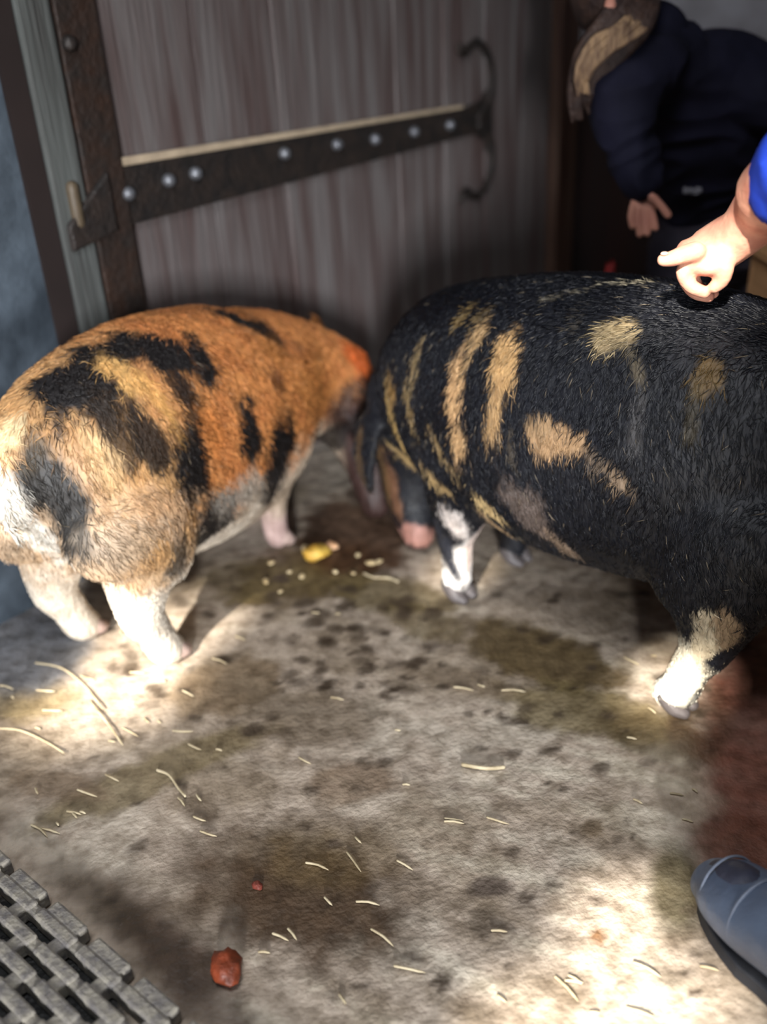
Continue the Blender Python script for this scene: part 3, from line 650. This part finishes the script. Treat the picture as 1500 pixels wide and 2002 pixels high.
o = fuse(tm, 'trousers', .010, 4); finish(o, cloth('dark_trousers', (44, 46, 56), (30, 32, 40))); adopt(o, pb)
hr = MB(); hr.ball((.93, .885, 1.55), (.088, .098, .10)); adopt(hr.build('hair', mat('dark_hair', (60, 44, 34), scale=30)), pb)
rub = mat('boot_rubber', (92, 104, 124), rough=.42, spec=.5, rgb2=(64, 74, 92), scale=9, bump=.3, bscale=40, thresh=(.3, .7))
rubd = mat('boot_toe_rubber', (62, 64, 78), rough=.5, rgb2=(44, 46, 60), scale=16, bump=.3)
sole = mat('boot_sole', (34, 36, 42), rough=.7, scale=20)
def boot(toe, heel, top):
    toe = Vector(toe); heel = Vector(heel); dx = (toe-heel).normalized(); L = (toe-heel).length; sd_ = dx.cross(Vector((0, 0, 1)))
    def q(u, z, hw, hh): p = heel+dx*(u*L); return (p.x, p.y, z, hw, hh)
    m = MB()
    m.tube([q(.97, .052, .042, .032), q(.88, .060, .056, .042), q(.70, .068, .062, .050), q(.50, .080, .056, .058), q(.25, .085, .044, .062), q(.04, .075, .040, .058)], side=tuple(sd_), n=26, sub=5)
    m.tube([q(.16, .06, .046, .062), q(.16, .16, .050, .062), (heel.x*.6+top[0]*.4, heel.y*.6+top[1]*.4, .25, .052, .058), (top[0], top[1], top[2], .058, .064)], side=tuple(sd_), n=26, sub=5)
    b = fuse(m, 'boot', .005, 5); finish(b, rub); adopt(b, pb); b['label'] = 'blue-grey rubber boot'
    s_ = MB(); pl = []
    for k in range(28):
        t = 2*math.pi*k/28; u = .5+.53*math.cos(t); wv = .056*math.sin(t)*(1.0 if u > .5 else .85); 
        wv = math.copysign(abs(wv)**.8*.056**.2, wv) if wv else 0
        pl.append((u, wv))
    s_.prism(pl, lambda u, v, w_: heel+dx*(u*L)+sd_*v+Vector((0, 0, w_)), .002, .026)
    so_ = s_.build('sole', sole, None, False, .003); adopt(so_, b); 
    # toe cap with a raised rim
    c = MB(); c.tube([q(.93, .066, .026, .030), q(.87, .074, .036, .034), q(.79, .080, .036, .036)], side=tuple(sd_), n=22, sub=4)
    k = c.build('toe_cap', rubd); k['label'] = 'darker toe cap'; adopt(k, b)
    rim = MB()
    for u0_, zz, ww in ((.90, .060, .050), (.68, .072, .060)):
        pts = []
        for j in range(13):
            t = math.pi*j/12; p = heel+dx*((u0_+.05*math.sin(t))*L)+sd_*(math.cos(t)*ww)
            pts.append((p.x, p.y, zz-.005+math.sin(t)*(.048 if u0_ > .7 else .052), .0018, .0018))
        rim.tube(pts, side=(0, 0, 1), n=8, sub=2)
    k = rim.build('seam', mat('seam_rubber', (112, 120, 136), rough=.5, scale=30)); adopt(k, b)
boot((.432, .918, 0), (.545, .665, 0), (.66, .65, .36))
boot((1.04, .93, 0), (1.04, .65, 0), (1.04, .68, .34))

# --- person in the dark coat, bent over behind the black pig
pa = empty('person', (.98, 2.62, 0)); tag(pa, 'person in a dark navy coat bending behind the black pig, hair hanging', 'person')
m = MB()
hd = at(1205, -20, 2.28)
m.ball(hd, (.082, .095, .105)); m.tube([T(hd+Vector((.03, .05, -.03)), .045, .045), T(at(1310, 120, 2.38), .055, .05)], n=14, sub=1)
m.tube([T(hd+Vector((-.03, -.085, -.01)), .010, .010), T(hd+Vector((-.035, -.10, -.03)), .013, .012)], n=10, sub=1)
Z = 2.14
m.tube([T(at(1340, 140, 2.36), .06, .055), T(at(1228, 150, Z+.08), .045, .042), T(at(1232, 260, Z+.03), .036, .034), T(at(1258, 352, Z), .027, .022), T(at(1262, 374, Z), .030, .015), T(at(1260, 398, Z), .033, .014), T(at(1258, 408, Z), .030, .012)], side=(1, .2, 0), n=16, sub=4)
for dx_, J, r in ((-.0, [(1238, 402), (1234, 424), (1237, 442)], .0078), (.0, [(1249, 406), (1248, 434), (1251, 458)], .0080), (.0, [(1261, 406), (1263, 434), (1266, 456)], .0080), (.0, [(1272, 402), (1278, 426), (1282, 446)], .0074),
                   (-.02, [(1274, 384), (1287, 396), (1300, 412), (1306, 420)], .0088)):
    m.tube([T(at(x, y, Z-.012+dx_), r, r*.95) for x, y in J], side=(1, 0, 0), n=10, sub=4)
m.tube([T(at(1320, 140, 2.38), .08, .07), T(at(1370, 230, 2.5), .12, .09), T((.98, 2.62, .66), .11, .09)], side=(1, 0, 0), n=18, sub=3)
o = fuse(m, 'body', .0028, 2, .5); finish(o, skin2); adopt(o, pa)
navy = cloth('navy_coat', (24, 24, 42), (15, 15, 30))
c = MB()
c.tube([T(at(1290, 150, 2.34), .11, .09), T(at(1330, 185, 2.40), .17, .13), T(at(1385, 240, 2.46), .20, .15), T(at(1400, 300, 2.52), .195, .15), T(at(1405, 345, 2.56), .19, .15)], side=(1, .1, 0), n=30, sub=5)
c.tube([T(at(1320, 120, 2.36), .085, .08), T(at(1228, 148, Z+.08), .082, .072), T(at(1226, 250, Z+.03), .062, .058), T(at(1256, 350, Z), .042, .040)], side=(1, .2, 0), n=20, sub=5)
c.tube([T(at(1400, 165, 2.40), .13, .11), T(at(1480, 180, 2.36), .11, .09), T(at(1580, 220, 2.30), .075, .07), T(at(1600, 330, 2.28), .055, .05)], side=(1, .2, 0), n=20, sub=5)
o = fuse(c, 'coat', .006, 3); wrinkle(o, .010, 9, (1, 1, 1.6)); finish(o, navy); adopt(o, pa)
c = MB(); c.tube([T(at(1290, 50, 2.34), .07, .05), T(at(1262, 88, 2.28), .09, .055), T(at(1250, 130, 2.24), .085, .05)], side=(1, .3, 0), n=20, sub=4)
o = fuse(c, 'hood', .007, 4); finish(o, navy); adopt(o, pa)
t = MB()
t.tube([T((.96, 2.56, .72), .18, .15), (.96, 2.58, .58, .18, .15)], side=(1, 0, 0), n=24, sub=1)
t.tube([(.87, 2.58, .62, .10, .11), (.82, 2.52, .36, .078, .085), (.82, 2.58, .08, .06, .065)], side=(1, 0, 0), n=20, sub=4)
t.tube([(1.08, 2.60, .62, .10, .11), (1.10, 2.54, .36, .078, .085), (1.10, 2.60, .08, .06, .065)], side=(1, 0, 0), n=20, sub=4)
o = fuse(t, 'trousers', .009, 5); wrinkle(o, .007, 10, (1, 1, 2)); finish(o, cloth('charcoal_trousers', (66, 62, 72), (48, 46, 56))); adopt(o, pa)
for x in (.82, 1.10):
    s_ = MB(); s_.tube([(x, 2.64, .05, .042, .045), (x, 2.52, .045, .048, .042), (x, 2.40, .035, .042, .032)], side=(1, 0, 0), n=18, sub=4); adopt(s_.build('shoe', sole), pa)
# hair falling forward; the front lock has golden light painted in
hm_ = mat('lit_hair', (150, 122, 92), rough=.6, rgb2=(96, 74, 58), scale=30, stretch=(3, 3, .6), bump=.6); hmd = mat('brown_hair', (66, 48, 40), rough=.6, rgb2=(42, 30, 28), scale=30, bump=.6)
h = MB(); rr = random.Random(3)
h.ball(hd+Vector((0, .01, .012)), (.098, .108, .112))
for k in range(16):
    u = k/15; x0 = 1215+70*u+rr.uniform(-6, 6)
    h.tube([T(at(x0, -10, 2.2+.05*u), .016, .012), T(at(x0-14-18*(1-u), 40+10*u, 2.17), .015, .012), T(at(1136+72*u+rr.uniform(-4, 4), 100+18*u, 2.16), .013, .010), T(at(1118+46*u+rr.uniform(-4, 4), 170+rr.uniform(-10, 20), 2.17), .010, .008), T(at(1120+52*u, 225+rr.uniform(-20, 30)-50*u, 2.18), .004, .004)], side=(1, 0, 0), n=8, sub=4)
o = h.build('hair', hmd); adopt(o, pa)
h = MB()
for k in range(26):
    u = rr.random(); j = lambda q: rr.uniform(-q, q)
    h.tube([T(at(1228+30*u+j(8), 34+26*u, 2.125), .005, .005), T(at(1212+j(8), 52+34*u, 2.11), .007, .006), T(at(1172+14*u+j(6), 72+34*u, 2.105), .007, .006), T(at(1142+26*u+j(6), 108+24*u, 2.10), .006, .006), T(at(1130+30*u+j(5), 140+j(16), 2.105), .005, .005), T(at(1138+14*u+j(10), 172-22*u+j(22), 2.11), .002, .002)], side=(1, 0, 0), n=8, sub=4)
o = h.build('hair_lock', hm_); o['label'] = 'lock of hair with golden light painted in'; adopt(o, pa)
# small pale lettering patch on the coat hem
b = MB(); pz = 2.365
for i, (x0_, x1_, y0_, y1_) in enumerate([(1337, 1341, 366, 377), (1343, 1347, 369, 378), (1349, 1352, 367, 378), (1354, 1359, 370, 379), (1361, 1364, 366, 379), (1366, 1371, 367, 376), (1338, 1372, 374, 377)]):
    c_ = at((x0_+x1_)/2, (y0_+y1_)/2, pz); a_ = at(x0_, y0_, pz); d_ = at(x1_, y1_, pz)
    b.box(c_, (abs(d_.x-a_.x), .004, abs(d_.z-a_.z)))
o = b.build('badge', mat('badge_white', (150, 150, 160), scale=20), None, False); o['label'] = 'small pale lettering on the coat hem'; adopt(o, pa)

# ------------------------------------------------------------------ things at the right edge
tan = mat('plywood', (196, 152, 108), rough=.7, rgb2=(172, 130, 88), scale=3, stretch=(1, 1, 9), bump=.2)
bin_ = empty('feed_bin', (1.25, 2.12, 0)); tag(bin_, 'tan wooden bin at the right edge behind the black pig', 'bin')
x0_, x1_, y0_, y1_, zt = .90, 1.70, 1.98, 2.22, .600
for a, b_, nm in (((1.30, y0_, zt/2), (.80, .02, zt), 'front_panel'), ((1.30, y1_, zt/2), (.80, .02, zt), 'back_panel'), ((x0_+.01, 2.10, zt/2), (.02, .22, zt), 'end_panel'), ((x1_-.01, 2.10, zt/2), (.02, .22, zt), 'end_panel'), ((1.30, 2.10, zt+.01), (.82, .27, .02), 'lid')):
    adopt(MB().box(a, b_).build(nm, tan, None, False, .003), bin_)
sc_ = MB(); sc_.tube([(.95, 2.0, .632, .012, .011), (1.0, 2.01, .640, .03, .018), (1.06, 2.0, .634, .022, .012)], side=(0, 1, 0), n=12, sub=4)
tag(sc_.build('rag', mat('pale_rag', (206, 190, 160), rough=.9, rgb2=(120, 104, 84), scale=30, bump=.8)), 'crumpled pale rag lying on the tan bin lid', 'rag')
rg = MB(); rg.tube([T(at(1197, 515, 2.5), .009, .006), T(at(1192, 535, 2.5), .014, .008), (at(1192, 535, 2.5).x, 2.5, .25, .02, .010), (at(1192, 535, 2.5).x, 2.52, .016, .03, .014)], side=(1, 0, 0), n=12, sub=3)
tag(rg.build('red_pole', mat('red_paint', (150, 34, 34), rough=.6, scale=20)), 'small red pole end standing in the dark behind the black pig', 'pole')

# ------------------------------------------------------------------ mat in the lower left corner
def rubber_mat():
    A_ = flo(0, 1688); B_ = flo(352, 2002); ex = (B_-A_).normalized(); ey = Vector((ex.y, -ex.x, 0))
    if ey.y > 0: ey = -ey
    m = MB(); pitch = .033; Lk = .100
    MM = Matrix((ex, ey, Vector((0, 0, 1)))).transposed()
    for k in range(-1, 7):      # scalloped outer edge
        m.box(A_+ex*(k*Lk)+ey*.006+Vector((0, 0, .017)), (.074, .022, .030), MM)
    for r_ in range(13):
        v_ = .024+r_*pitch
        for k in range(-1, 8):     # flat links, slightly raised one against the next
            u = (k+.5*(r_ % 2))*Lk
            m.box(A_+ex*u+ey*v_+Vector((0, 0, .0175)), (Lk*.86, .0195, .031), MM)
        m.box(A_+ex*(3*Lk)+ey*v_+Vector((0, 0, .015)), (8.6*Lk, .0175, .026), MM)
        for k in range(-1, 8):
            u = (k+.5*(r_ % 2)+.25)*Lk
            m.box(A_+ex*u+ey*(v_+pitch*.5)+Vector((0, 0, .016)), (Lk*.24, pitch*.8, .027), MM)
    rb = mat('grey_rubber', (140, 134, 122), rough=.8, rgb2=(98, 94, 92), scale=60, bump=.3, thresh=(.35, .65), bscale=160)
    o = m.build('rubber_mat', rb, None, False, .004)
    tag(o, 'grey openwork rubber mat of staggered links in the lower left corner', 'mat')
rubber_mat()

# ------------------------------------------------------------------ scraps of food and straw
def scrap(name, px, py, r, c, c2, label, cat, seed, group=None, flat=.6):
    m = MB(); m.ball((0, 0, 0), 1, n=14); rr = random.Random(seed); sx, sy = r
    v = []
    for p in m.v:
        p = Vector(p); q = p*(1+.35*noise.noise(p*1.6+Vector((seed, 0, 0)))); v.append((q.x*sx, q.y*sy, q.z*min(sx, sy)*flat))
    zmin = min(p[2] for p in v); P_ = flo(px, py, .012); an = rr.uniform(0, 3)
    m.v = [(p[0]*math.cos(an)-p[1]*math.sin(an)+P_.x, p[0]*math.sin(an)+p[1]*math.cos(an)+P_.y, p[2]-zmin+.001) for p in v]
    tag(m.build(name, mat(name+'_skin', c, rough=.45, rgb2=c2, scale=30, bump=.4)), label, cat, group)
scrap('potato', 618, 1084, (.034, .026), (214, 178, 84), (176, 130, 48), 'yellow lump of food, largest of the scraps between the pigs', 'food scrap', 1)
scrap('apple_core', 648, 1066, (.017, .014), (232, 190, 150), (206, 150, 108), 'pinkish small piece of food behind the yellow lump', 'food scrap', 2)
for i, (x, y, a) in enumerate([(519, 1131, .011), (590, 1121, .010), (596, 1067, .012), (530, 1095, .010), (566, 1112, .007), (725, 1096, .013), (742, 1092, .010), (700, 1080, .009), (548, 1150, .006), (655, 1112, .008), (690, 1115, .007)]):
    scrap('food_crumb', x, y, (a, a*.7), (214, 196, 158), (170, 146, 104), 'small pale crumb of food strewn on the wet mud between the pigs', 'crumb', 10+i, 'crumbs of food between the pigs')
scrap('carrot_piece', 442, 1893, (.028, .022), (138, 62, 34), (86, 40, 24), 'orange-red chunk of carrot on the dark floor patch near the mat', 'food scrap', 5)
scrap('carrot_crumb', 502, 1725, (.010, .007), (128, 60, 48), (100, 50, 40), 'tiny reddish crumb on the dark stain', 'crumb', 6)
strm = mat('straw_yellow', (192, 178, 148), rough=.6, rgb2=(156, 140, 110), scale=30)
def straw(pts, r=.0016, name='straw_stalk'):
    m = MB(); m.tube([tuple(flo(x, y, .004+.004*(i % 2)))+(r, r*.7) for i, (x, y) in enumerate(pts)], side=(0, 0, 1), n=8, sub=4)
    return m.build(name, strm)
tag(straw([(712, 1121), (732, 1129), (760, 1130), (778, 1137)], .0035), 'short curled straw on the mud between the pigs', 'straw')
tag(straw([(70, 1296), (120, 1306), (165, 1340), (200, 1385)]), 'long curved straw in the bright patch, nearest the left pig', 'straw')
tag(straw([(175, 1370), (215, 1420), (240, 1456)]), 'straw in the bright patch in front of the curved one', 'straw')
tag(straw([(308, 1506), (330, 1515), (348, 1540), (362, 1556)], .003), 'short pale straw on the olive stain', 'straw')
tag(straw([(0, 1424), (40, 1428), (90, 1450), (125, 1472)]), 'straw at the left edge of the picture', 'straw')
tag(straw([(905, 1495), (950, 1502), (985, 1500)], .004), 'broad pale straw in the middle of the floor', 'straw')
m = MB(); rr = random.Random(11)
for i in range(95):
    x = rr.uniform(-30, 1380); y = rr.uniform(1180, 1990)
    if y > 1640 and x < 470: continue
    if i < 26: x = rr.uniform(0, 400); y = rr.uniform(1300, 1640)
    if i > 200: x = rr.uniform(700, 1350); y = rr.uniform(1400, 1750)
    p = flo(x, y); a = rr.uniform(-1.1, -.1); L = rr.uniform(.008, .045); d_ = Vector((math.cos(a), math.sin(a), 0))*L; k = Vector((-d_.y, d_.x, 0))*rr.uniform(-.07, .07)
    m.tube([tuple(p+Vector((0, 0, .004)))+(.0006, .0005), tuple(p+d_*.5+k+Vector((0, 0, .005)))+(.0008, .0006), tuple(p+d_+Vector((0, 0, .004)))+(.0005, .0005)], side=(0, 0, 1), n=5, sub=2)
tag(m.build('chaff', strm), 'fine straw chaff strewn over the concrete floor', 'chaff', kind='stuff')
